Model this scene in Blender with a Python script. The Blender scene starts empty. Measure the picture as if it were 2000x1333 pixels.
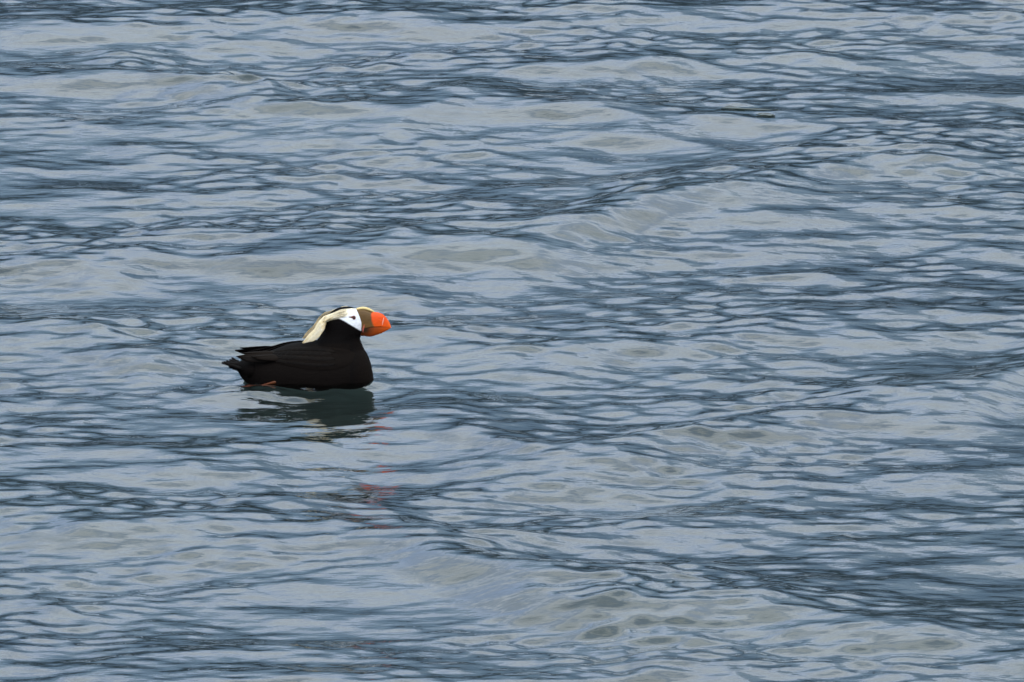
import bpy, bmesh, math, random
import numpy as np
from mathutils import Vector
from mathutils.bvhtree import BVHTree

random.seed(7)
RNG = np.random.default_rng(11)
scene = bpy.context.scene
COL = scene.collection

# ------------------------------------------------------------------ camera
ELEV = math.radians(9.5)          # the lens looks down on the water from a boat deck
DIST = 40.0
PX_M = 950.0                      # photo pixels per metre at the bird
CAM = Vector((0.0, -DIST * math.cos(ELEV), DIST * math.sin(ELEV)))
cam_d = bpy.data.cameras.new('camera')
cam = bpy.data.objects.new('camera', cam_d)
COL.objects.link(cam)
cam.location = CAM
cam.rotation_euler = (math.radians(90) - ELEV, 0, 0)
cam_d.sensor_width = 36.0
cam_d.lens = 36.0 * DIST / (2000.0 / PX_M)
cam_d.clip_start = 0.5
cam_d.clip_end = 60000.0
scene.camera = cam

# ------------------------------------------------------------------ sky
SUN_EL, SUN_AZ = math.radians(52), math.radians(150)
world = bpy.data.worlds.new('World')
scene.world = world
world.use_nodes = True
wt = world.node_tree
wt.nodes.clear()


def N(tree, kind, **kw):
    n = tree.nodes.new(kind)
    for k, v in kw.items():
        setattr(n, k, v)
    return n


w_out = N(wt, 'ShaderNodeOutputWorld')
w_bg = N(wt, 'ShaderNodeBackground')
w_bg.inputs['Strength'].default_value = 0.1
sky = N(wt, 'ShaderNodeTexSky', sky_type='NISHITA')
sky.sun_disc = False
sky.sun_elevation = SUN_EL
sky.sun_rotation = SUN_AZ
w_tc = N(wt, 'ShaderNodeTexCoord')
w_sep = N(wt, 'ShaderNodeSeparateXYZ')
wt.links.new(w_tc.outputs['Generated'], w_sep.inputs[0])
w_abs = N(wt, 'ShaderNodeMath', operation='ABSOLUTE')
wt.links.new(w_sep.outputs['Z'], w_abs.inputs[0])
w_add = N(wt, 'ShaderNodeMath', operation='ADD')
w_add.inputs[1].default_value = 0.22
wt.links.new(w_abs.outputs[0], w_add.inputs[0])
w_div = N(wt, 'ShaderNodeVectorMath', operation='DIVIDE')
wt.links.new(w_tc.outputs['Generated'], w_div.inputs[0])
w_cmb = N(wt, 'ShaderNodeCombineXYZ')
for i in range(3):
    wt.links.new(w_add.outputs[0], w_cmb.inputs[i])
wt.links.new(w_cmb.outputs[0], w_div.inputs[1])
w_noise = N(wt, 'ShaderNodeTexNoise')
w_noise.inputs['Scale'].default_value = 4.5
w_noise.inputs['Detail'].default_value = 6.0
w_noise.inputs['Roughness'].default_value = 0.55
wt.links.new(w_div.outputs[0], w_noise.inputs['Vector'])
w_ramp = N(wt, 'ShaderNodeValToRGB')          # thin to thick parts of one overcast deck
w_ramp.color_ramp.elements[0].position = 0.40
w_ramp.color_ramp.elements[0].color = (0.50, 0.58, 0.70, 1)
w_ramp.color_ramp.elements[1].position = 0.58
w_ramp.color_ramp.elements[1].color = (0.945, 0.98, 0.985, 1)
wt.links.new(w_noise.outputs['Fac'], w_ramp.inputs[0])
w_scale = N(wt, 'ShaderNodeMixRGB', blend_type='MULTIPLY')
w_scale.inputs[0].default_value = 1.0
w_el = N(wt, 'ShaderNodeValToRGB')            # an overcast deck: rain-blue low down, brighter higher up
w_el.color_ramp.elements[0].position = 0.0
w_el.color_ramp.elements[0].color = (0.30, 0.36, 0.46, 1)
w_el.color_ramp.elements[1].position = 1.0
w_el.color_ramp.elements[1].color = (0.90, 0.97, 0.96, 1)
w_e2 = w_el.color_ramp.elements.new(0.24)
w_e2.color = (0.40, 0.46, 0.57, 1)
w_e3 = w_el.color_ramp.elements.new(0.42)
w_e3.color = (0.69, 0.735, 0.785, 1)
wt.links.new(w_abs.outputs[0], w_el.inputs[0])
w_lift = N(wt, 'ShaderNodeMixRGB', blend_type='MULTIPLY')
w_lift.inputs[0].default_value = 1.0
w_lift.inputs[2].default_value = (20, 20, 20, 1)
wt.links.new(w_el.outputs[0], w_lift.inputs[1])
wt.links.new(w_ramp.outputs[0], w_scale.inputs[1])
wt.links.new(w_lift.outputs[0], w_scale.inputs[2])
w_mix = N(wt, 'ShaderNodeMixRGB')
w_mix.inputs[0].default_value = 0.88           # cloud cover
wt.links.new(sky.outputs[0], w_mix.inputs[1])
wt.links.new(w_scale.outputs[0], w_mix.inputs[2])
wt.links.new(w_mix.outputs[0], w_bg.inputs['Color'])
wt.links.new(w_bg.outputs[0], w_out.inputs[0])

sun_d = bpy.data.lights.new('sun', 'SUN')
sun_d.energy = 0.9
sun_d.angle = math.radians(25)
sun_d.color = (1.0, 0.96, 0.90)
sun = bpy.data.objects.new('sun', sun_d)
COL.objects.link(sun)
sdir = Vector((math.sin(SUN_AZ) * math.cos(SUN_EL), math.cos(SUN_AZ) * math.cos(SUN_EL), math.sin(SUN_EL)))
sun.rotation_euler = sdir.to_track_quat('Z', 'Y').to_euler()

scene.view_settings.view_transform = 'Standard'
scene.view_settings.look = 'None'
scene.view_settings.exposure = 0.7
scene.view_settings.gamma = 1.0
scene.view_settings.use_curve_mapping = False
scene.render.engine = 'CYCLES'
scene.cycles.max_bounces = 8
scene.cycles.glossy_bounces = 5
scene.cycles.use_denoising = True


# ------------------------------------------------------------------ helpers
def px_ground(px, py):
    """photo pixel -> point on the still water plane"""
    rx = (px - 1000.0) / PX_M / DIST
    ry = (666.5 - py) / PX_M / DIST
    f = Vector((0, math.cos(ELEV), -math.sin(ELEV)))
    u = Vector((0, math.sin(ELEV), math.cos(ELEV)))
    d = f + Vector((rx, 0, 0)) + u * ry
    t = -CAM.z / d.z
    return CAM + d * t


def mat(name, base=(0.5, 0.5, 0.5), rough=0.5, spec=0.5):
    m = bpy.data.materials.new(name)
    m.use_nodes = True
    b = m.node_tree.nodes['Principled BSDF']
    b.inputs['Base Color'].default_value = (*base, 1)
    b.inputs['Roughness'].default_value = rough
    b.inputs['Specular IOR Level'].default_value = spec
    return m, m.node_tree, b


def obj(name, me, m=None, parent=None):
    o = bpy.data.objects.new(name, me)
    COL.objects.link(o)
    if m is not None:
        me.materials.append(m)
    if parent is not None:
        o.parent = parent
    return o


def mesh_np(name, V, F, smooth=True):
    me = bpy.data.meshes.new(name)
    V = np.asarray(V, dtype=np.float32)
    F = np.asarray(F, dtype=np.int32)
    me.vertices.add(len(V))
    me.vertices.foreach_set('co', V.ravel())
    k = F.shape[1]
    me.loops.add(F.size)
    me.loops.foreach_set('vertex_index', F.ravel())
    me.polygons.add(len(F))
    me.polygons.foreach_set('loop_start', np.arange(0, F.size, k, dtype=np.int32))
    me.polygons.foreach_set('loop_total', np.full(len(F), k, dtype=np.int32))
    me.update(calc_edges=True)
    me.polygons.foreach_set('use_smooth', np.full(len(F), smooth, dtype=bool))
    return me


def grid_faces(nx, ny):
    i = np.arange(nx - 1)[:, None]
    j = np.arange(ny - 1)[None, :]
    a = (i * ny + j).ravel()
    return np.stack([a, a + ny, a + ny + 1, a + 1], axis=1)


def interp(x, pts):
    p = np.asarray(pts, dtype=float)
    return np.interp(x, p[:, 0], p[:, 1])


# ------------------------------------------------------------------ water
def axis(lo, hi, step, far, grow=1.10):
    core = np.arange(lo, hi + step * 0.5, step)
    out = []
    s, x = step, core[-1]
    while x < far:
        s *= grow
        x += s
        out.append(x)
    tail = np.array(out)
    head = lo - (tail - core[-1])
    return np.concatenate([head[::-1], core, tail])


gx = axis(-1.32, 1.32, 0.0052, 9000.0)
gy = axis(-4.4, 5.4, 0.0070, 9000.0)
sx = np.gradient(gx)
sy = np.gradient(gy)
BIRD = px_ground(610.0, 744.3)


def waves(n, lmin, lmax, slope, mean_dir, spread, rng, sharp=0.0):
    """sum of n random travelling waves on the grid: height and sideways drift"""
    lam = np.exp(rng.uniform(np.log(lmin), np.log(lmax), n))
    k = 2 * np.pi / lam
    th = mean_dir + rng.normal(0, spread, n)
    kx, ky = k * np.cos(th), k * np.sin(th)
    a = slope * math.sqrt(2.0 / n) / k * rng.uniform(0.5, 1.4, n)
    ph = rng.uniform(0, 2 * np.pi, n)
    fx = np.clip((lam[None, :] / sx[:, None] - 4.0) / 4.0, 0, 1)
    fy = np.clip((lam[None, :] / sy[:, None] - 4.0) / 4.0, 0, 1)
    ax = gx[:, None] * kx[None, :] + ph[None, :]
    ay = gy[:, None] * ky[None, :]
    cx, sxn = np.cos(ax) * fx, np.sin(ax) * fx
    cy, syn = np.cos(ay) * fy, np.sin(ay) * fy
    Z = (cx * a) @ cy.T - (sxn * a) @ syn.T
    DX = DY = 0.0
    if sharp:
        qx, qy = a * np.cos(th) * sharp, a * np.sin(th) * sharp
        DX = -((sxn * qx) @ cy.T + (cx * qx) @ syn.T)
        DY = -((sxn * qy) @ cy.T + (cx * qy) @ syn.T)
    return Z, DX, DY


HALF = math.pi / 2
Zl, Xl, Yl = waves(26, 0.70, 2.2, 0.019, -HALF + 0.12, 0.42, RNG, 0.9)
Zm, Xm, Ym = waves(80, 0.20, 0.70, 0.050, -HALF, 0.75, RNG, 0.8)
Zs, Xs, Ys = waves(240, 0.060, 0.17, 0.078, -HALF, 0.95, RNG, 0.6)
Zt, Xt, Yt = waves(160, 0.036, 0.065, 0.028, -HALF, 1.0, RNG, 0.5)
Zs, Xs, Ys = Zs + Zt, Xs + Xt, Ys + Yt
Mod, _, _ = waves(24, 0.5, 1.6, 1.0, 0.0, 3.0, np.random.default_rng(5))
Mod = Mod / (np.std(Mod[200:400, 300:1200]) + 1e-9)

GX, GY = np.meshgrid(gx, gy, indexing='ij')

# the larger chop: each ridge follows one of the dark-backed crests across the water
RIDGES = [  # (polyline in photo pixels, height m, half width m)
    ([(-200, 470), (0, 462), (200, 470), (340, 452), (640, 440), (760, 450), (900, 437), (1030, 430), (1130, 402),
      (1250, 358), (1400, 322), (1530, 310), (1640, 282), (1800, 272), (2200, 300)], 0.026, 0.26,
     [(-200, .5), (300, .6), (900, .9), (1500, 1), (1850, .8), (2200, .1)]),
    ([(-200, 930), (0, 945), (100, 952), (300, 972), (600, 992), (800, 1010), (950, 1062), (1100, 1110), (1300, 1135),
      (1500, 1145), (1750, 1180), (2200, 1215)], 0.028, 0.26,
     [(-200, .6), (200, .8), (700, .7), (1200, 1.1), (1500, 1), (1900, .7), (2200, .5)]),
    ([(-200, 622), (0, 622), (150, 628), (300, 652), (420, 628), (600, 622), (800, 612), (1000, 655), (1300, 628),
      (1600, 600), (2200, 560)], 0.017, 0.22,
     [(-200, .8), (300, 1), (600, .7), (1000, .7), (1500, .5), (2200, .3)]),
    ([(-200, 140), (0, 132), (130, 128), (250, 114), (350, 128), (600, 182), (800, 192), (900, 172), (1100, 185),
      (1300, 215), (2200, 230)], 0.018, 0.2,
     [(-200, .8), (300, 1), (700, 1), (1000, .9), (1300, .4), (2200, .1)]),
    ([(600, 130), (830, 102), (1000, 92), (1200, 86), (1350, 76), (1500, 86), (1650, 80), (2200, 40)], 0.016, 0.2,
     [(500, 0), (900, .7), (1300, 1), (1700, .7), (2200, .3)]),
    ([(900, 880), (1200, 860), (1450, 800), (1700, 742), (1900, 745), (2000, 690), (2200, 650)], 0.017, 0.22,
     [(850, 0), (1100, .6), (1500, .8), (1800, 1), (2200, .8)]),
    ([(-200, 855), (100, 850), (300, 870), (500, 880), (760, 790), (900, 800), (1050, 850), (1300, 860), (2200, 900)], 0.012, 0.2,
     [(-200, .5), (300, .5), (700, .4), (900, 1), (1100, .9), (1400, .3), (2200, 0)]),
    ([(-200, 1230), (100, 1225), (400, 1250), (700, 1270), (1000, 1250), (1200, 1225), (1500, 1290), (2200, 1330)], 0.018, 0.22,
     [(-200, .8), (300, .7), (900, .5), (1100, .6), (1500, .5), (2200, .5)]),
    ([(-200, 10), (200, 30), (560, 12), (1000, 25), (1200, 10), (2200, 5)], 0.014, 0.2,
     [(-200, .5), (500, 1), (1100, .8), (2200, .4)]),
]
Zr = np.zeros_like(GX)
band = np.zeros_like(GX)
wob, _, _ = waves(20, 0.25, 0.9, 1.0, 0.0, 3.0, np.random.default_rng(3))
wob = wob / (np.std(wob[200:400, 300:1200]) + 1e-9)
inx = (np.abs(gx) < 2.2)
for pts, A, w, amp in RIDGES:
    g = [px_ground(p[0], p[1]) for p in pts]
    X = np.array([p.x for p in g])
    Y = np.array([p.y for p in g])
    fine = np.linspace(X[0], X[-1], 160)
    Yf = np.interp(fine, X, Y)
    ker = np.hanning(13)
    Yf = np.convolve(np.pad(Yf, 6, mode='edge'), ker / ker.sum(), 'valid')
    yc = np.interp(gx, fine, Yf)[:, None]
    pxs = np.array([a[0] for a in amp], dtype=float)
    am = np.interp(1000 + gx * PX_M, pxs, [a[1] for a in amp])[:, None] * np.exp(-np.clip(np.abs(gx) - 1.4, 0, None)[:, None] ** 2)
    yc = yc - 3.5 * 1.45 * A * am               # a raised lee face shows higher up, so it stands nearer than the still-water point
    s = (GY - yc) + w * 1.0 + wob * 0.045
    # steeper lee side behind the crest, long face towards the boat
    prof = np.where(s > 0, np.exp(-(s / (w * 1.45)) ** 2), np.exp(-(s / (w * 1.1)) ** 2))
    Zr += 1.55 * A * am * prof
    band = np.maximum(band, am * np.exp(-((GY - yc) / (w * 0.8)) ** 2))
calm = 1.0 - 0.45 * np.exp(-(((GX - BIRD.x) / 0.30) ** 2 + ((GY - BIRD.y) / 0.45) ** 2))
rip = np.clip(0.68 + 0.20 * Mod, 0.35, 1.2) * (1 + 1.0 * band)
# rings the paddling bird sends out
RB = np.sqrt(((GX - BIRD.x) / 1.25) ** 2 + (GY - BIRD.y) ** 2)
ring = 0.0011 * np.cos((RB - 0.10) * 2 * np.pi / 0.085) * np.exp(-((RB - 0.14) / 0.16) ** 2)
trem, _, _ = waves(90, 0.045, 0.09, 0.13, 0.0, 3.0, np.random.default_rng(21))
near = np.exp(-(((GX - BIRD.x + 0.09) / 0.14) ** 2 + ((GY - BIRD.y + 0.10) / 0.13) ** 2))
# the little wave the bird pushes out in front of its flank
gb = [px_ground(*p) for p in ((380, 772), (484, 765), (560, 761), (610, 759), (655, 761), (715, 751), (790, 745), (900, 738))]
yb = np.interp(gx, [p.x for p in gb], [p.y for p in gb])[:, None]
ab = np.exp(-((gx - BIRD.x) / 0.22) ** 4)[:, None]
sb = GY - yb + wob * 0.010
Zb = 0.0070 * ab * np.where(sb > 0, np.exp(-(sb / 0.045) ** 2), np.where(sb > -0.14, np.sin(np.pi * (sb + 0.07) / 0.14), -np.exp(-((sb + 0.14) / 0.16) ** 2)))
Z = Zb + (Zl + Zm) * calm + Zr * calm + Zs * rip * (0.45 + 0.55 * calm) + ring + trem * near
X = GX + (Xl + Xm) * calm + Xs * rip
Y = GY + (Yl + Ym) * calm + Ys * rip
ib, jb = int(np.argmin(np.abs(gx - BIRD.x))), int(np.argmin(np.abs(gy - BIRD.y)))
Z -= np.mean(Z[ib - 20:ib + 20, jb - 12:jb + 12])

X_sea, Y_sea, Z_sea = X, Y, Z
m_water, t, b = mat('sea_water', (0.93, 0.97, 0.96), 0.03, 0.5)
b.inputs['IOR'].default_value = 1.333
b.inputs['Transmission Weight'].default_value = 1.0
mc = N(t, 'ShaderNodeTexCoord')
mm = N(t, 'ShaderNodeMapping')
mm.inputs['Scale'].default_value = (26.0, 42.0, 10.0)
mn = N(t, 'ShaderNodeTexNoise')                # capillary ripples finer than the mesh
mn.inputs['Scale'].default_value = 1.0
mn.inputs['Detail'].default_value = 2.0
mb = N(t, 'ShaderNodeBump')
mb.inputs['Strength'].default_value = 1.0
mb.inputs['Distance'].default_value = 0.0010
t.links.new(mc.outputs['Object'], mm.inputs[0])
t.links.new(mm.outputs[0], mn.inputs['Vector'])
t.links.new(mn.outputs['Fac'], mb.inputs['Height'])
t.links.new(mb.outputs[0], b.inputs['Normal'])

m_silt, t, b = mat('silty_depths', (0.15, 0.19, 0.18), 1.0, 0.0)
wn = N(t, 'ShaderNodeTexNoise')
wn.inputs['Scale'].default_value = 1.3
wn.inputs['Detail'].default_value = 3.0
wc = N(t, 'ShaderNodeTexCoord')
t.links.new(wc.outputs['Object'], wn.inputs['Vector'])
wr = N(t, 'ShaderNodeValToRGB')                # silt clouds hanging in the turbid water
wr.color_ramp.elements[0].position = 0.3
wr.color_ramp.elements[0].color = (0.017, 0.026, 0.026, 1)
wr.color_ramp.elements[1].position = 0.7
wr.color_ramp.elements[1].color = (0.030, 0.042, 0.038, 1)
t.links.new(wn.outputs['Fac'], wr.inputs[0])
t.links.new(wr.outputs[0], b.inputs['Base Color'])
q = 9000.0
silt = obj('silty_depths', mesh_np('silty_depths', [(-q, -q, -.20), (q, -q, -.20), (q, q, -.20), (-q, q, -.20)], [[0, 1, 2, 3]], False), m_silt)
silt['kind'] = 'structure'

V = np.stack([X, Y, Z], axis=-1).reshape(-1, 3)
sea = obj('sea_water', mesh_np('sea_water', V, grid_faces(len(gx), len(gy))), m_water)
sea['kind'] = 'structure'


# ------------------------------------------------------------------ the unseen shore the waves mirror, heights shaped for the tones reflected
def ridge_land(name, r0, r1, h, seed, m, az=(-85, 85), n=360, rows=14, rough=1.0):
    rng = np.random.default_rng(seed)
    a = np.radians(np.linspace(az[0], az[1], n))
    prof = np.zeros(n)
    for o in range(1, 60):
        prof += np.sin(a * o * 1.7 + rng.uniform(0, 6.28)) * rng.uniform(0.4, 1) / o ** 0.95
    prof = 1.0 + 0.30 * rough * prof / np.max(np.abs(prof))
    V = []
    for j in range(rows):
        f = j / (rows - 1)
        r = r0 + (r1 - r0) * f
        up = math.sin(f * math.pi * 0.72) / math.sin(math.pi * 0.5) if f < 0.7 else math.sin(f * math.pi * 0.72)
        jit = rng.normal(0, 0.025, n) * (1 if 0 < j else 0)
        z = h * prof * (up + jit) - 3.0
        rr = r * (1 + 0.03 * np.sin(a * 9 + seed) + rng.normal(0, 0.004, n))
        V.append(np.stack([rr * np.sin(a), rr * np.cos(a), z], axis=1))
    V = np.stack(V, axis=1).reshape(-1, 3)
    o = obj(name, mesh_np(name, V, grid_faces(n, rows)), m)
    o['kind'] = 'structure'
    return o


m_hazed_forest, t, b = mat('hazed_conifer_forest', (0.004, 0.010, 0.018), 0.9, 0.1)  # dark conifers, the navy in the base colour stands in for distance haze
m_hazed_rock, t, b = mat('hazed_mountain_rock', (0.25, 0.33, 0.46), 0.9, 0.1)
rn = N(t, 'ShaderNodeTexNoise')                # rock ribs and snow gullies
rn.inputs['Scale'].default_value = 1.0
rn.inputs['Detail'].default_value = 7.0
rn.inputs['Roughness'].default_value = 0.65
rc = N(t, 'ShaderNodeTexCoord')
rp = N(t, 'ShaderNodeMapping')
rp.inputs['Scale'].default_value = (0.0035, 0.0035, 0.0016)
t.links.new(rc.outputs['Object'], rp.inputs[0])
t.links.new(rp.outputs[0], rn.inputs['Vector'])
rz = N(t, 'ShaderNodeSeparateXYZ')             # trees, rock, snow by height; blue haze and paling mist painted into them
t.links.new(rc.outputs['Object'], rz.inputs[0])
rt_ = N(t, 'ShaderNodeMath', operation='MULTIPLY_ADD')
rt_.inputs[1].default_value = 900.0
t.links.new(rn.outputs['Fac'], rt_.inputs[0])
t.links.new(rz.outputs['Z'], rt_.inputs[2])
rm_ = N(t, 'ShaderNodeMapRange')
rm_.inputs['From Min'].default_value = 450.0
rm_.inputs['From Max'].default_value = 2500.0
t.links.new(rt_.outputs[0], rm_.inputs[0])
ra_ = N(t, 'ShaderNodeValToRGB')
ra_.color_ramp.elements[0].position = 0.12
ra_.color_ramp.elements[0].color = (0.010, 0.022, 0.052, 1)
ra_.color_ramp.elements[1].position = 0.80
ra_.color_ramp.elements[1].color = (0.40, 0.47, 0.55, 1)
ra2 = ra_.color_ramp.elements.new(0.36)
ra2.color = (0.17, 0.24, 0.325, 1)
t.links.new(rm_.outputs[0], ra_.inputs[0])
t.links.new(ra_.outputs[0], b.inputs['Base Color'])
ridge_land('unseen_forested_hills', 900, 1500, 125.0, 4, m_hazed_forest)
ridge_land('unseen_mountains', 4000, 7000, 2000.0, 9, m_hazed_rock, rough=1.6)

# ------------------------------------------------------------------ the puffin
S = 1.0 / 4.762 / PX_M            # one unit of the traced outline in metres
CE, SE = math.cos(ELEV), math.sin(ELEV)


def LX(cx):
    return (cx - 1000.0) * S


def LZ(cy, y=0.0):
    """height of a point seen at outline row cy when it lies y metres off the bird's midplane"""
    return ((830.0 - cy) * S - y * SE) / CE


def CXY(v):
    """outline coordinates of a local point, both flanks folded onto the near one"""
    return 1000.0 + v[0] / S, 830.0 - (v[2] * CE - abs(v[1]) * SE) / S


def attr_mat(name, rough, spec, bump=0.15, scale=(60, 260, 260)):
    m, t, b = mat(name, (0.5, 0.5, 0.5), rough, spec)
    a = N(t, 'ShaderNodeAttribute')
    a.attribute_name = 'Col'
    tc = N(t, 'ShaderNodeTexCoord')
    mp = N(t, 'ShaderNodeMapping')
    mp.inputs['Scale'].default_value = scale
    t.links.new(tc.outputs['Object'], mp.inputs[0])
    no = N(t, 'ShaderNodeTexNoise')
    no.inputs['Scale'].default_value = 1.0
    no.inputs['Detail'].default_value = 4.0
    t.links.new(mp.outputs[0], no.inputs['Vector'])
    r = N(t, 'ShaderNodeMapRange')
    r.inputs['To Min'].default_value = 0.72
    r.inputs['To Max'].default_value = 1.28
    t.links.new(no.outputs['Fac'], r.inputs[0])
    mx = N(t, 'ShaderNodeMixRGB', blend_type='MULTIPLY')
    mx.inputs[0].default_value = 1.0
    t.links.new(a.outputs['Color'], mx.inputs[1])
    t.links.new(r.outputs[0], mx.inputs[2])
    t.links.new(mx.outputs[0], b.inputs['Base Color'])
    bp = N(t, 'ShaderNodeBump')
    bp.inputs['Strength'].default_value = bump
    bp.inputs['Distance'].default_value = 0.002
    t.links.new(no.outputs['Fac'], bp.inputs['Height'])
    t.links.new(bp.outputs[0], b.inputs['Normal'])
    return m


m_plume = attr_mat('plumage', 0.8, 0.035, 0.5)
m_feather = attr_mat('flight_feather', 0.7, 0.05, 0.3, (40, 500, 500))
m_bill = attr_mat('bill_horn', 0.45, 0.22, 0.2, (120, 120, 300))
m_tuft = attr_mat('tuft_plume', 0.6, 0.3, 0.1, (300, 300, 300))
_t = m_tuft.node_tree                          # light shines through the thin plumes
_p = _t.nodes['Principled BSDF']
_tr = N(_t, 'ShaderNodeBsdfTranslucent')
_mx = N(_t, 'ShaderNodeMixShader')
_mx.inputs[0].default_value = 0.15
_t.links.new(_p.inputs['Base Color'].links[0].from_socket, _tr.inputs['Color'])
_t.links.new(_p.outputs[0], _mx.inputs[1])
_t.links.new(_tr.outputs[0], _mx.inputs[2])
_t.links.new(_mx.outputs[0], _t.nodes['Material Output'].inputs['Surface'])
m_foot = attr_mat('wet_foot_skin', 0.4, 0.2, 0.3, (200, 200, 200))
m_eye, _, _ = mat('eye', (0.020, 0.006, 0.004), 0.08, 0.6)
m_ring, _, _ = mat('eye_ring_skin', (0.20, 0.030, 0.020), 0.45, 0.4)

BLACK = (0.0030, 0.0023, 0.0022)
BROWN = (0.0072, 0.0047, 0.0034)
WHITE = (0.66, 0.65, 0.67)
CREAM = (0.88, 0.74, 0.49)
GOLD = (0.70, 0.50, 0.20)
OLIVE = (0.092, 0.046, 0.011)
ORANGE = (0.68, 0.064, 0.002)
ORANGE2 = (0.27, 0.045, 0.005)
DARKBROWN = (0.030, 0.015, 0.005)
HORN = (0.62, 0.46, 0.20)


def lerp(a, b, f):
    f = max(0.0, min(1.0, f))
    return tuple(a[i] + (b[i] - a[i]) * f for i in range(3))


def inside(x, y, poly):
    c, n = False, len(poly)
    for i in range(n):
        x1, y1 = poly[i]
        x2, y2 = poly[i - 1]
        if (y1 > y) != (y2 > y) and x < (x2 - x1) * (y - y1) / (y2 - y1) + x1:
            c = not c
    return c


def edge_dist(x, y, poly):
    d = 1e9
    for i in range(len(poly)):
        x1, y1 = poly[i - 1]
        x2, y2 = poly[i]
        t_ = ((x - x1) * (x2 - x1) + (y - y1) * (y2 - y1)) / ((x2 - x1) ** 2 + (y2 - y1) ** 2)
        t_ = max(0.0, min(1.0, t_))
        d = min(d, math.hypot(x - x1 - t_ * (x2 - x1), y - y1 - t_ * (y2 - y1)))
    return d if inside(x, y, poly) else -d


def set_col(me, cols):
    a = me.color_attributes.new('Col', 'FLOAT_COLOR', 'POINT')
    arr = np.ones((len(cols), 4), dtype=np.float32)
    arr[:, :3] = np.asarray(cols, dtype=np.float32)
    a.data.foreach_set('color', arr.ravel())


# --- body: trunk lofted along its length, neck and head lofted upwards, then grown into one skin
TRUNK = [  # outline x, top row, bottom row, half width
    (322, 668, 735, 30), (345, 645, 775, 70), (400, 606, 838, 130), (470, 578, 900, 185), (560, 556, 985, 245),
    (640, 532, 1030, 285), (720, 500, 1060, 312), (800, 474, 1085, 332), (920, 458, 1110, 348), (1050, 456, 1115, 352),
    (1180, 460, 1105, 345), (1300, 470, 1080, 325), (1380, 478, 1050, 295), (1440, 500, 1015, 255), (1485, 535, 985, 212),
    (1520, 600, 950, 165), (1543, 675, 915, 115), (1557, 745, 885, 65), (1563, 790, 850, 25)]
HEAD = [   # row, outline x back, outline x front, half width, how pinched the front is
    (760, 1000, 1540, 250, .25), (680, 1000, 1535, 250, .25), (600, 990, 1512, 240, .25), (530, 1000, 1482, 225, .25),
    (480, 1020, 1460, 212, .3), (445, 1040, 1446, 200, .32), (420, 1058, 1440, 190, .35), (395, 1075, 1450, 182, .4), (360, 1092, 1470, 172, .46),
    (320, 1105, 1480, 166, .5), (280, 1112, 1484, 160, .52), (245, 1122, 1476, 150, .52), (210, 1142, 1458, 136, .5),
    (180, 1172, 1436, 116, .45), (158, 1205, 1415, 92, .4), (142, 1240, 1390, 62, .3), (132, 1285, 1355, 25, .1)]
NS = 48


def cubic(tab, n):
    tab = np.array(tab, dtype=float)
    tt = np.linspace(0, len(tab) - 1, n)
    out = np.zeros((n, tab.shape[1]))
    for i, x in enumerate(tt):
        k = min(int(x), len(tab) - 2)
        f = x - k
        p0, p1, p2, p3 = tab[max(k - 1, 0)], tab[k], tab[k + 1], tab[min(k + 2, len(tab) - 1)]
        out[i] = 0.5 * (2 * p1 + (p2 - p0) * f + (2 * p0 - 5 * p1 + 4 * p2 - p3) * f * f + (3 * p1 - p0 - 3 * p2 + p3) * f ** 3)
    return out


def loft(rings):
    V = np.concatenate(rings)
    n = len(rings)
    F = []
    for i in range(n - 1):
        for j in range(NS):
            F.append((i * NS + j, i * NS + (j + 1) % NS, (i + 1) * NS + (j + 1) % NS, (i + 1) * NS + j))
    return V, F


bm = bmesh.new()


def add_loft(rings):
    vs = [[bm.verts.new(p) for p in r] for r in rings]
    for a, c in zip(vs[:-1], vs[1:]):
        for j in range(NS):
            bm.faces.new((a[j], a[(j + 1) % NS], c[(j + 1) % NS], c[j]))
    bm.faces.new(list(reversed(vs[0])))
    bm.faces.new(vs[-1])


th = np.linspace(0, 2 * np.pi, NS, endpoint=False)
rings = []
for x, top, bot, hw in cubic(TRUNK, 70):
    hw = max(hw, 8)
    zt, zb = LZ(top), LZ(bot)
    zc, hz = (zt + zb) / 2, (zt - zb) / 2
    c, s_ = np.cos(th), np.sin(th)
    y = hw * S * np.sign(c) * np.abs(c) ** 0.92
    z = zc + hz * np.sign(s_) * np.abs(s_) ** 0.95
    rings.append(np.stack([np.full(NS, LX(x)), y, z], axis=1))
add_loft(rings)
rings = []
for cy, xb, xf, hw, pinch in cubic(HEAD, 70):
    hw = max(hw, 8)
    xc, a = (xb + xf) / 2, (xf - xb) / 2
    c, s_ = np.cos(th), np.sin(th)
    x = xc + a * np.sign(c) * np.abs(c) ** 0.95
    y = hw * S * s_ * (1 - pinch * np.clip(c, 0, 1) ** 1.5)
    rings.append(np.stack([(x - 1000) * S, y, np.full(NS, LZ(cy))], axis=1))
add_loft(rings)
bmesh.ops.recalc_face_normals(bm, faces=bm.faces)
tmp = bpy.data.meshes.new('tmp')
bm.to_mesh(tmp)
bm.free()
to = bpy.data.objects.new('tmp', tmp)
COL.objects.link(to)
rm = to.modifiers.new('r', 'REMESH')
rm.mode = 'VOXEL'
rm.voxel_size = 0.0011
sm = to.modifiers.new('s', 'SMOOTH')
sm.iterations = 34
sm.factor = 0.5
dg = bpy.context.evaluated_depsgraph_get()
dg.update()
body_me = bpy.data.meshes.new_from_object(to.evaluated_get(dg))
bpy.data.objects.remove(to)
bpy.data.meshes.remove(tmp)
body_me.name = 'body'
body_me.polygons.foreach_set('use_smooth', np.ones(len(body_me.polygons), dtype=bool))

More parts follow.
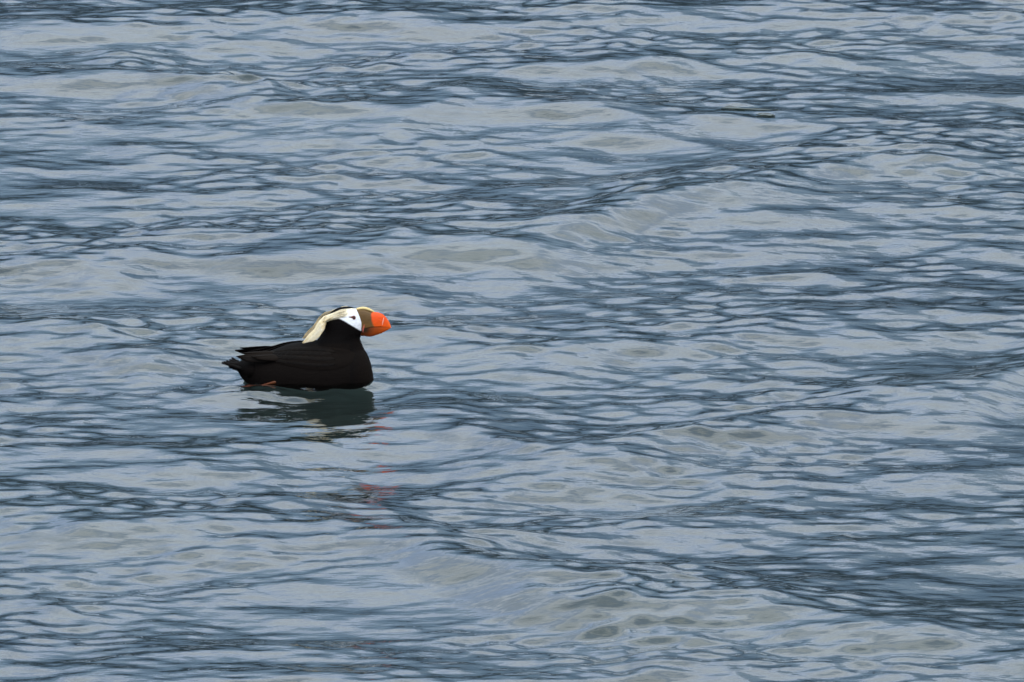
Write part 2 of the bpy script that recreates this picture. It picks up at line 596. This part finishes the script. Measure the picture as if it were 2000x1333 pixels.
FACE = [(1380, 134), (1412, 143), (1450, 195), (1500, 240), (1500, 320), (1474, 345), (1464, 362), (1445, 352), (1380, 314),
        (1330, 284), (1285, 257), (1250, 240), (1200, 246), (1165, 258), (1150, 225), (1180, 195), (1262, 158), (1350, 148)]
cols = []
for v in body_me.vertices:
    p = v.co
    cx, cy = CXY(p)
    c = BLACK
    if cx > 1350 and cy > 420:
        c = lerp(BLACK, BROWN, (cx - 1350) / 200)
    elif cy > 470:
        c = lerp(BLACK, BROWN, 0.35)
    stripe = interp(cx, [(1100, .016), (1180, .0145), (1260, .0130), (1340, .0105), (1380, .006), (1400, .0)])
    ed = edge_dist(cx, cy, FACE) if (cy < 400 and cx > 1100) else -99
    if ed > -6 and abs(p.y) > stripe:
        c0 = c
        # cream over and behind the eye, white in front and below
        line = interp(cx, [(1150, 300), (1250, 238), (1320, 215), (1370, 190), (1390, 150), (1400, 100)])
        f = (line - cy) / 22.0 + 0.5
        c = lerp(WHITE, lerp(CREAM, (0.76, 0.68, 0.54), (cx - 1180) / 160), f)
        # the dark tapering streak behind the eye
        d = abs(cy - interp(cx, [(1335, 226), (1385, 229)]))
        if 1335 < cx < 1386 and d < interp(cx, [(1335, 3), (1362, 9), (1386, 15)]):
            c = (0.10, 0.035, 0.020)
        c = lerp(c0, c, .5 + ed / 9.0 + random.uniform(-.15, .15))
    cols.append(c)
set_col(body_me, cols)

puffin = bpy.data.objects.new('puffin', None)
puffin.empty_display_size = 0.05
COL.objects.link(puffin)
puffin.location = (BIRD.x, BIRD.y, -0.004)
puffin['label'] = 'black puffin with white face, pale tufts and orange bill swimming on the sea'
puffin['category'] = 'puffin'
obj('body', body_me, m_plume, puffin)
bvh = BVHTree.FromPolygons([v.co[:] for v in body_me.vertices], [p.vertices[:] for p in body_me.polygons])


def skin_y(x, z):
    """near-side surface of the body at (x, z); None where the ray misses"""
    h = bvh.ray_cast(Vector((x, -0.4, z)), Vector((0, 1, 0)))
    return h[0].y if h[0] is not None else None


def seen(cx, cy, off=0.0, guess=-0.03):
    """point on the near flank that shows at outline (cx, cy), lifted off the skin"""
    d = Vector((0, CE, -SE))
    o = Vector((LX(cx), 0, LZ(cy))) - d * 0.5
    h = bvh.ray_cast(o, d)
    if h[0] is None:
        return None
    return h[0] + h[1] * off


# --- bill
def mandible(name, top, low, x0, x1, thick, colour, parent, nu=44, nv=16, flip=False, cul=0.16):
    """half-thickness falls from the seam edge to the ridge; left and right cheeks welded along both edges"""
    V, C, F = [], [], []
    for side in (-1, 1):
        base = len(V)
        for i in range(nu + 1):
            cx = x0 + (x1 - x0) * i / nu
            for j in range(nv + 1):
                f = j / nv                       # 0 = seam, 1 = ridge
                ct, cl = interp(cx, top), interp(cx, low)
                a, bb = (ct, cl) if flip else (cl, ct)
                cy = a + (bb - a) * f
                tk = interp(cx, thick) * (cul + (1 - cul) * (1 - f ** 2.4) ** 0.6)
                if j == nv:
                    tk = 0.0
                y = side * tk
                V.append((LX(cx), y, LZ(cy)))
                C.append(colour(cx, cy))
        for i in range(nu):
            for j in range(nv):
                q = [base + i * (nv + 1) + j, base + (i + 1) * (nv + 1) + j, base + (i + 1) * (nv + 1) + j + 1, base + i * (nv + 1) + j + 1]
                F.append(q if side < 0 else q[::-1])
    off = (nu + 1) * (nv + 1)
    for i in range(nu):                           # close the seam edge
        a, c = i * (nv + 1), (i + 1) * (nv + 1)
        F.append([a, a + off, c + off, c])
    for j in range(nv):                           # close the tip
        a = nu * (nv + 1) + j
        F.append([a, a + off, a + off + 1, a + 1])
    me = mesh_np(name, V, F)
    set_col(me, C)
    return obj(name, me, m_bill, parent)


def upper_col(cx, cy):
    edge = interp(cy, [(170, 1560), (196, 1541), (257, 1548), (299, 1564), (330, 1600)])
    o = lerp(ORANGE, (0.66, 0.085, 0.005), (cy - 240) / 120)
    o = lerp(o, (0.80, 0.13, 0.006), (cx - 1680) / 60)
    ol = lerp(OLIVE, (0.15, 0.07, 0.018), (cy - 250) / 80)
    return lerp(ol, o, (cx - edge) / 10 + 0.5)


def lower_col(cx, cy):
    c = lerp(DARKBROWN, ORANGE2, (cx - 1500) / 75)
    c = lerp(c, (0.62, 0.085, 0.006), (cx - 1590) / 110)
    return lerp(c, (0.36, 0.05, 0.006), (cy - 350) / 90)


TOPC = [(1395, 150), (1440, 147), (1480, 150), (1520, 164), (1545, 177), (1575, 180), (1610, 184), (1645, 198), (1675, 224), (1700, 258), (1716, 292), (1725, 322)]
SEAM = [(1395, 330), (1461, 326), (1545, 312), (1625, 309), (1690, 316), (1725, 324)]
LOWC = [(1395, 400), (1470, 397), (1500, 405), (1530, 407), (1565, 399), (1640, 373), (1690, 347), (1717, 331), (1725, 326)]
THICK = [(1395, .0125), (1450, .0125), (1500, .0115), (1560, .0098), (1640, .0072), (1700, .004), (1725, .0015)]
upper = mandible('upper_mandible', TOPC, SEAM, 1400, 1725, THICK, upper_col, puffin, flip=False)
lower = mandible('lower_mandible', SEAM, LOWC, 1420, 1718, [(x, v * 0.93) for x, v in THICK], lower_col, puffin, flip=True, cul=0.35)


def tube(name, pts, radii, col, m, parent, flat=1.0, ns=10):
    """smooth rod through the points; flat squeezes it sideways"""
    P = cubic([(*p, r) for p, r in zip(pts, radii)], max(10, len(pts) * 5))
    V, F, C = [], [], []
    for i, q in enumerate(P):
        p = Vector(q[:3])
        a = Vector(P[max(i - 1, 0)][:3])
        c = Vector(P[min(i + 1, len(P) - 1)][:3])
        tg = (c - a).normalized()
        sd = Vector((0, 1, 0)) if abs(tg.y) < 0.9 else Vector((1, 0, 0))
        n1 = tg.cross(sd).normalized()
        n2 = tg.cross(n1).normalized()
        for k in range(ns):
            w = 2 * math.pi * k / ns
            V.append(p + n1 * (q[3] * math.cos(w)) + n2 * (q[3] * flat * math.sin(w)))
            C.append(col(i / (len(P) - 1)) if callable(col) else col)
    for i in range(len(P) - 1):
        for k in range(ns):
            F.append([i * ns + k, i * ns + (k + 1) % ns, (i + 1) * ns + (k + 1) % ns, (i + 1) * ns + k])
    for e, r in ((0, 0), (len(P) - 1, 1)):
        V.append(Vector(P[e][:3]))
        C.append(C[e * ns])
        for k in range(ns):
            F.append([len(V) - 1, e * ns + k, e * ns + (k + 1) % ns, e * ns + (k + 1) % ns] if False else [e * ns + k, e * ns + (k + 1) % ns, len(V) - 1, len(V) - 1])
    bmx = bmesh.new()
    vv = [bmx.verts.new(p) for p in V]
    for f in F:
        u = []
        for i in f:
            if vv[i] not in u:
                u.append(vv[i])
        bmx.faces.new(u)
    bmesh.ops.recalc_face_normals(bmx, faces=bmx.faces)
    me = bpy.data.meshes.new(name)
    bmx.to_mesh(me)
    bmx.free()
    me.polygons.foreach_set('use_smooth', np.ones(len(me.polygons), dtype=bool))
    set_col(me, C)
    return obj(name, me, m, parent)


def at(cx, cy, y=0.0):
    return (LX(cx), y, LZ(cy, y))


tube('bill_ridge', [at(1404, 156), at(1430, 149), at(1465, 145), at(1500, 150), at(1535, 163), at(1572, 181)],
     [.0018, .0026, .0030, .0030, .0026, .0010], HORN, m_bill, upper, flat=1.25)


def bill_y(cx):
    return interp(cx, THICK)


for sd in (-1, 1):
    tube('bill_groove', [(LX(1658), sd * .0054, LZ(226)), (LX(1654), sd * .0060, LZ(245)), (LX(1648), sd * .0064, LZ(270)), (LX(1642), sd * .0068, LZ(298))],
         [.0004, .0011, .0012, .0005], (0.78, 0.30, 0.20), m_bill, upper, flat=.7)
    tube('gape_rosette', [(LX(1478), sd * .0130, LZ(285)), (LX(1473), sd * .0138, LZ(310)), (LX(1466), sd * .0140, LZ(335)), (LX(1466), sd * .0130, LZ(358))],
         [.0006, .0016, .0018, .0008], lambda f: lerp((0.30, 0.06, 0.02), (0.38, 0.10, 0.09), f), m_bill, upper, flat=.7)
tube('chin_feathers', [(LX(1462), 0, LZ(352)), (LX(1468), 0, LZ(375)), (LX(1474), 0, LZ(398))], [.0070, .0096, .0030], (0.42, 0.30, 0.26), m_bill, puffin, flat=1.0)

# --- eyes
e = seen(1383, 230, 0.0)
for sd in (-1, 1):
    c = Vector((e.x, e.y * (-sd), e.z))
    bmx = bmesh.new()
    bmesh.ops.create_uvsphere(bmx, u_segments=20, v_segments=12, radius=0.0031)
    me = bpy.data.meshes.new('eye')
    bmx.to_mesh(me)
    bmx.free()
    me.polygons.foreach_set('use_smooth', np.ones(len(me.polygons), dtype=bool))
    eye = obj('eye', me, m_eye, puffin)
    eye.location = c + Vector((0, -sd * 0.0012, 0)) * -1
    bmx = bmesh.new()
    V = []
    for i in range(28):
        w = 2 * math.pi * i / 28
        V.append([bmx.verts.new(((.0033 + .0009 * math.cos(q)) * math.cos(w), .0007 * math.sin(q), (.0033 + .0009 * math.cos(q)) * math.sin(w)))
                  for q in (k * math.pi / 3 for k in range(6))])
    for i in range(28):
        for k in range(6):
            bmx.faces.new((V[i][k], V[i][(k + 1) % 6], V[(i + 1) % 28][(k + 1) % 6], V[(i + 1) % 28][k]))
    bmesh.ops.recalc_face_normals(bmx, faces=bmx.faces)
    me = bpy.data.meshes.new('eye_ring')
    bmx.to_mesh(me)
    bmx.free()
    ring_o = obj('eye_ring', me, m_ring, eye)
    ring_o.location = (0, sd * .0012, 0)

# --- head tufts: many fine plumes sweeping from behind the eye down to the back
T_UP = [(1372, 154), (1271, 162), (1171, 200), (1100, 229), (1057, 268), (1034, 301), (1011, 341), (980, 369), (943, 407), (923, 438), (900, 470)]
T_LO = [(1352, 212), (1266, 236), (1200, 243), (1143, 270), (1131, 295), (1114, 341), (1086, 384), (1068, 412), (1020, 447), (986, 454), (950, 462)]
TU, TL = cubic(T_UP, 60), cubic(T_LO, 60)


def tuft(side, seed):
    rng = random.Random(seed)
    V, F, C = [], [], []
    for k in range(230):
        p = rng.random()
        layer = rng.random()
        t0 = rng.uniform(0.05, 0.45) * (0.6 + 0.4 * layer)
        t1 = min(1.0, rng.uniform(0.86, 1.0) - 0.10 * abs(p - 0.25) * rng.random())
        if rng.random() < 0.1:
            t1 = 1.0
        bend = rng.gauss(0, 0.07)
        n = 22
        tone = rng.random() * (1.0 if side < 0 else .7)  # far tuft gets less gold, lightened against the shadow it lies in
        pts = []
        for i in range(n + 1):
            f = i / n
            tt = (t0 + (t1 - t0) * f) * 59
            j = min(int(tt), 58)
            g = tt - j
            q = min(max(p + bend * f * f, -.06), 1.06)
            gl0 = tt / 59
            pin = 1.0 - 0.10 * f                      # plumes close up towards the end
            q = 0.5 + (q - 0.5) * pin
            u = TU[j] * (1 - g) + TU[j + 1] * g
            l = TL[j] * (1 - g) + TL[j + 1] * g
            qq = .10 + .80 * q if gl0 > .3 else q
            c = u * (1 - qq) + l * qq
            gl = tt / 59
            # how far the plume lies out from the midplane
            yy = interp(gl, [(0, .026), (.12, .030), (.25, .033), (.4, .034), (.6, .033), (.8, .031), (1, .030)])
            yy *= interp(q, [(0, .62 + .2 * gl), (.3, .90), (.6, 1.0), (1, 1.02)])
            s0 = seen(c[0], c[1])
            if s0 is not None and s0.y < 0.0:
                h = abs(s0.y) + .0012 + .0022 * layer
                if gl < 0.55:
                    yy = h
                else:
                    yy = max(yy, h) if h < yy + .012 else yy
            pts.append([LX(c[0]), -yy - 0.0015 * layer, c[1]])
        ys = np.array([q_[1] for q_ in pts])
        ys = np.convolve(np.pad(ys, 3, mode='edge'), np.ones(7) / 7, 'valid')
        P = [Vector((q_[0], y, LZ(q_[2], y))) for q_, y in zip(pts, ys)]
        wd = rng.uniform(.0007, .0019)
        base = len(V)
        for i, q_ in enumerate(P):
            tg = (P[min(i + 1, n)] - P[max(i - 1, 0)]).normalized()
            nr = Vector((0, -1, 0.15 + 1.3 * max(0.0, .35 - p))).normalized()
            sdv = tg.cross(nr).normalized()
            f = i / n
            w = wd * min(1.0, 0.04 + f * 3) * (1 - f ** 3) + .00012
            for m_ in (-1, 0, 1):
                v = q_ + sdv * (w * m_) + nr * (.0008 if m_ == 0 else 0) + Vector((0, 0, .0010 * max(0.0, 1 - p / .3)))
                V.append((v.x, v.y * -side if side > 0 else v.y, v.z))
                gl = t0 + (t1 - t0) * f
                cc = lerp((0.86, 0.79, 0.64), CREAM, gl * 3)
                cc = lerp(cc, GOLD, (tone - 0.45) * 1.2 + max(0, gl - 0.8) * 1.2 + (0.35 if 0.2 < gl < 0.5 and p > .5 else 0))
                cc = lerp(cc, (0.78, 0.68, 0.54), 0.6 if tone < 0.25 else 0)
                C.append(cc)
        for i in range(n):
            for m_ in (0, 1):
                a = base + i * 3 + m_
                F.append([a, a + 3, a + 4, a + 1])
    me = mesh_np('head_tuft', V, F)
    set_col(me, C)
    return obj('head_tuft', me, m_tuft, puffin)


tuft(-1, 3)
tuft(1, 8)


# --- feathers
def feather(name, root, tip, width, up, col, parent, camber=.08, droop=0.0, n=12, m=None, blunt=0.7):
    """one vane: a cambered leaf blade with a raised shaft, real thickness"""
    root, tip, up = Vector(root), Vector(tip), Vector(up).normalized()
    ax = tip - root
    L = ax.length
    ax.normalize()
    sd = ax.cross(up).normalized()
    up = sd.cross(ax).normalized()
    V, C, F = [], [], []
    k = 7
    for lay in (0, 1):
        for i in range(n + 1):
            f = i / n
            w = width * (min(1, .35 + 2.2 * f)) * max(0.0, 1 - f ** (3.2 * blunt + 1)) ** .6 + .0003
            for j in range(k):
                q = j / (k - 1) * 2 - 1
                v = root + ax * (L * f) + sd * (w * q) + up * (-camber * width * q * q * 2 + droop * L * f * f + (.0005 if j == k // 2 else 0) - .0007 * lay)
                V.append(v)
                C.append(lerp(col, BLACK, .5 * lay))
    st = (n + 1) * k
    for lay in (0, 1):
        for i in range(n):
            for j in range(k - 1):
                a = lay * st + i * k + j
                q = [a, a + k, a + k + 1, a + 1]
                F.append(q if lay == 0 else q[::-1])
    for i in range(n):
        for j in (0, k - 1):
            a = i * k + j
            F.append([a, a + k, a + k + st, a + st] if j else [a, a + st, a + k + st, a + k])
    for i in (0, n):
        for j in range(k - 1):
            a = i * k + j
            F.append([a, a + 1, a + 1 + st, a + st] if i else [a, a + st, a + 1 + st, a + 1])
    me = mesh_np(name, V, F)
    set_col(me, C)
    return obj(name, me, m or m_feather, parent)


def wing(side, dx=0.0, lift=0.0):
    """the folded wing: a cambered shell on the flank, covert vanes over it, primaries crossing the rump"""
    sgn = side
    up_e = [(1395, 560), (1300, 520), (1150, 500), (1000, 498), (850, 505), (740, 530), (640, 556), (560, 566), (500, 575)]
    lo_e = [(1370, 640), (1290, 690), (1150, 715), (1000, 712), (850, 690), (740, 668), (640, 645), (560, 628), (500, 612)]
    U, Lw = cubic(up_e, 46), cubic(lo_e, 46)
    nv = 14
    V, C, F = [], [], []
    last = None
    grid = []
    for i in range(46):
        row = []
        for j in range(nv + 1):
            f = j / nv
            c = U[i] * (1 - f) + Lw[i] * f
            bulge = math.sin(math.pi * min(1, max(0, f))) ** .6 * min(1.0, i / 7.0) * .0036 + .0004
            p = seen(c[0], c[1], bulge)
            if p is None:
                p = last + Vector((LX(c[0]) - last.x, 0, 0))
            last = p
            row.append(p)
        grid.append(row)
    for row in grid:
        for p in row:
            V.append((p.x + dx, p.y if sgn < 0 else -p.y, p.z + lift))
            C.append(lerp(BLACK, BROWN, .5))
    F = grid_faces(46, nv + 1)
    if sgn > 0:
        F = F[:, ::-1]
    me = mesh_np('wing', V, F)
    set_col(me, C)
    w = obj('wing', me, m_plume, puffin)
    rng = random.Random(5)

    def mir(v):
        return Vector((v.x + dx, v.y if sgn < 0 else -v.y, v.z + lift))

    def upv(v):
        return Vector((v[0], v[1] if sgn < 0 else -v[1], v[2]))
    # covert vanes in overlapping rows, tips pointing back
    for r, (f, n0, n1, ln, wd) in enumerate(((.82, 8, 44, .026, .0068), (.62, 8, 44, .026, .0064), (.42, 8, 43, .026, .0064), (.22, 8, 42, .024, .0060))):
        for i in range(n1 - 1, n0, -2):
            a = grid[i][int(f * nv)]
            bq = grid[min(45, i + 5)][int(min(1, f + .05) * nv)]
            nrm = Vector((0, -1, .35)).normalized()
            d = (bq - a).normalized()
            feather('covert_feather', mir(a + nrm * .0006), mir(a + d * ln + nrm * .0007), wd, upv(nrm),
                    lerp(BLACK, BROWN, rng.uniform(.2, .6)), w, camber=.18, n=8, blunt=1.2)
    # tertials and primaries reaching over the rump
    tips = [((700, 560), (352, 556), .0060, -.030, (1.15)), ((690, 575), (305, 584), .0078, -.034, .9), ((690, 590), (322, 597), .0076, -.038, .7),
            ((690, 602), (345, 611), .0072, -.041, .6), ((680, 612), (372, 622), .0070, -.044, .6), ((720, 592), (440, 588), .0062, -.047, 1.3),
            ((730, 606), (480, 604), .0062, -.050, 1.2)]
    for (r0, t0, wd, y, br) in tips:
        ry = seen(*r0, off=.002)
        rt = ry if ry is not None else Vector(at(*r0, y=y))
        tp = Vector(at(*t0, y=y))
        feather('primary_feather', mir(rt), mir(tp), wd, upv((0, -.75, .66)), lerp(BLACK, BROWN, br), w, camber=.12, droop=.0, n=16, blunt=.15)
    return w


wing(-1)
wing(1, dx=-.004, lift=.001)

# --- tail: a short fan of stiff vanes
tail_me = None
T0 = Vector(at(400, 680))
tl = tube('tail', [at(470, 700), at(420, 692), at(360, 685), at(304, 673), at(250, 661), at(206, 656), at(172, 650)], [.024, .024, .0165, .0078, .0048, .0026, .0006], lerp(BLACK, BROWN, .2), m_plume, puffin, flat=1.7, ns=18)
TIPS = [(-.030, 290, 668), (-.022, 255, 660), (-.014, 218, 655), (-.007, 188, 651), (-.001, 168, 649), (.008, 182, 649), (.016, 206, 647), (.024, 236, 641), (.031, 256, 630)]
for (y, cx, cy) in TIPS:
    feather('tail_feather', (LX(400), y * .45, LZ(676)), (LX(cx), y, LZ(cy, 0.0) + .0004 * abs(y) * 100), 0.0092, (0, -.15 * (1 if y < 0 else -1), 1), lerp(BLACK, BROWN, .15), tl,
            camber=.15, droop=.05, n=12, blunt=.12)
# soft under-tail covert vanes
for (y, cx, cy) in ((-.022, 268, 690), (-.010, 232, 682), (.004, 240, 684), (.018, 262, 692)):
    feather('tail_covert', (LX(430), y * .8, LZ(735)), (LX(cx), y, LZ(cy)), .0105, (0, -.4, -1), lerp(BLACK, BROWN, .1), tl, camber=.1, n=10, blunt=1.0)

# --- the near foot trailing at the surface: shank, toes and the web between them
FY = -.064
foot = tube('leg', [at(735, 806, FY + .034), at(692, 801, FY + .006), at(650, 809, FY), at(600, 822, FY), at(545, 837, FY), at(480, 850, FY)],
            [.0012, .0032, .0031, .0024, .0024, .0028], lambda f: lerp((0.070, 0.022, 0.004), (0.085, 0.016, 0.003), f), m_foot, puffin, flat=.8)
toes = [(322, 884, FY - .022), (314, 872, FY - .004), (332, 862, FY + .014)]
foot.location.z = -.004
hub = Vector(at(490, 850, FY))
for (cx, cy, y) in toes:
    tp = Vector(at(cx, cy, y))
    mid = (hub + tp) / 2 + Vector((0, 0, .003))
    tube('toe', [hub, mid, tp, tp + (tp - mid) * .12 + Vector((0, 0, -.001))], [.0032, .0027, .0022, .0006], (0.085, 0.016, 0.003), m_foot, foot, flat=.9)
V, F, C = [], [], []
for k in range(2):
    a0, b0 = Vector(at(*toes[k])), Vector(at(*toes[k + 1]))
    base = len(V)
    for lay in (0, 1):
        for i in range(9):
            for j in range(9):
                f, g = i / 8, j / 8
                p = hub.lerp(a0, f).lerp(hub.lerp(b0, f), g)
                p.z += .003 * math.sin(math.pi * f) - .0016 * math.sin(math.pi * g) * f - .0006 * lay
                p.x += .006 * math.sin(math.pi * g) * f
                V.append(p)
                C.append((0.085, 0.015, 0.003))
        o_ = base + lay * 81
        for i in range(8):
            for j in range(8):
                q = [o_ + i * 9 + j, o_ + i * 9 + j + 1, o_ + (i + 1) * 9 + j + 1, o_ + (i + 1) * 9 + j]
                F.append(q if lay == 0 else q[::-1])
me = mesh_np('web', V, F)
set_col(me, C)
obj('web', me, m_foot, foot)


# ------------------------------------------------------------------ two scraps of kelp adrift beyond the bird
m_kelp, t, b = mat('kelp', (0.010, 0.016, 0.006), 0.3, 0.3)
kn = N(t, 'ShaderNodeTexNoise')
kn.inputs['Scale'].default_value = 60.0
kr = N(t, 'ShaderNodeValToRGB')
kr.color_ramp.elements[0].color = (0.006, 0.011, 0.005, 1)
kr.color_ramp.elements[1].color = (0.022, 0.028, 0.010, 1)
t.links.new(kn.outputs['Fac'], kr.inputs[0])
t.links.new(kr.outputs[0], b.inputs['Base Color'])


def sea_z(x, y):
    """height of the displaced sea surface over (x, y)"""
    i0, j0 = int(np.searchsorted(gx, x)), int(np.searchsorted(gy, y))
    sl = (slice(i0 - 14, i0 + 15), slice(j0 - 14, j0 + 15))
    d = (X_sea[sl] - x) ** 2 + (Y_sea[sl] - y) ** 2
    k = np.unravel_index(np.argsort(d, axis=None)[:60], d.shape)
    return float(np.mean(Z_sea[sl][k]))


def kelp(line, width, label, seed):
    """a limp blade lying on the surface, ruffled along its edges"""
    rng = random.Random(seed)
    P = cubic([(*px_ground(*p)[:2], w) for p, w in zip(line, width)], 40)
    V, F = [], []
    for lay in (0, 1):
        for i, (x, y, w) in enumerate(P):
            ruf = .0015 * math.sin(i * .5 + seed)
            for j in range(5):
                q_ = j / 2 - 1
                yy = y + q_ * w + (ruf if abs(q_) > .9 else 0)
                V.append((x, yy, sea_z(x, yy) + .0022 - .0010 * lay + .0005 * math.sin(i * .4 + j) * abs(q_)))
    n = len(P) * 5
    for lay in (0, 1):
        for f in grid_faces(len(P), 5):
            q_ = [int(k) + lay * n for k in f]
            F.append(q_ if lay == 0 else q_[::-1])
    for i in range(len(P) - 1):
        for j in (0, 4):
            a = i * 5 + j
            F.append([a, a + n, a + 5 + n, a + 5])
    me = mesh_np('kelp_scrap', V, F)
    o = obj('kelp_scrap', me, m_kelp)
    o['label'] = label
    o['category'] = 'kelp'
    o['group'] = 'kelp scraps drifting beyond the bird'
    return o


kelp([(1408, 224), (1422, 223), (1440, 225), (1470, 227), (1500, 228), (1520, 231)], [.004, .020, .017, .012, .017, .003],
     'long thin dark green kelp scrap floating at upper right of the sea', 1)
kelp([(1477, 240), (1488, 240), (1502, 241), (1514, 242)], [.003, .014, .014, .003],
     'short dark green kelp scrap floating just below the longer one', 4)
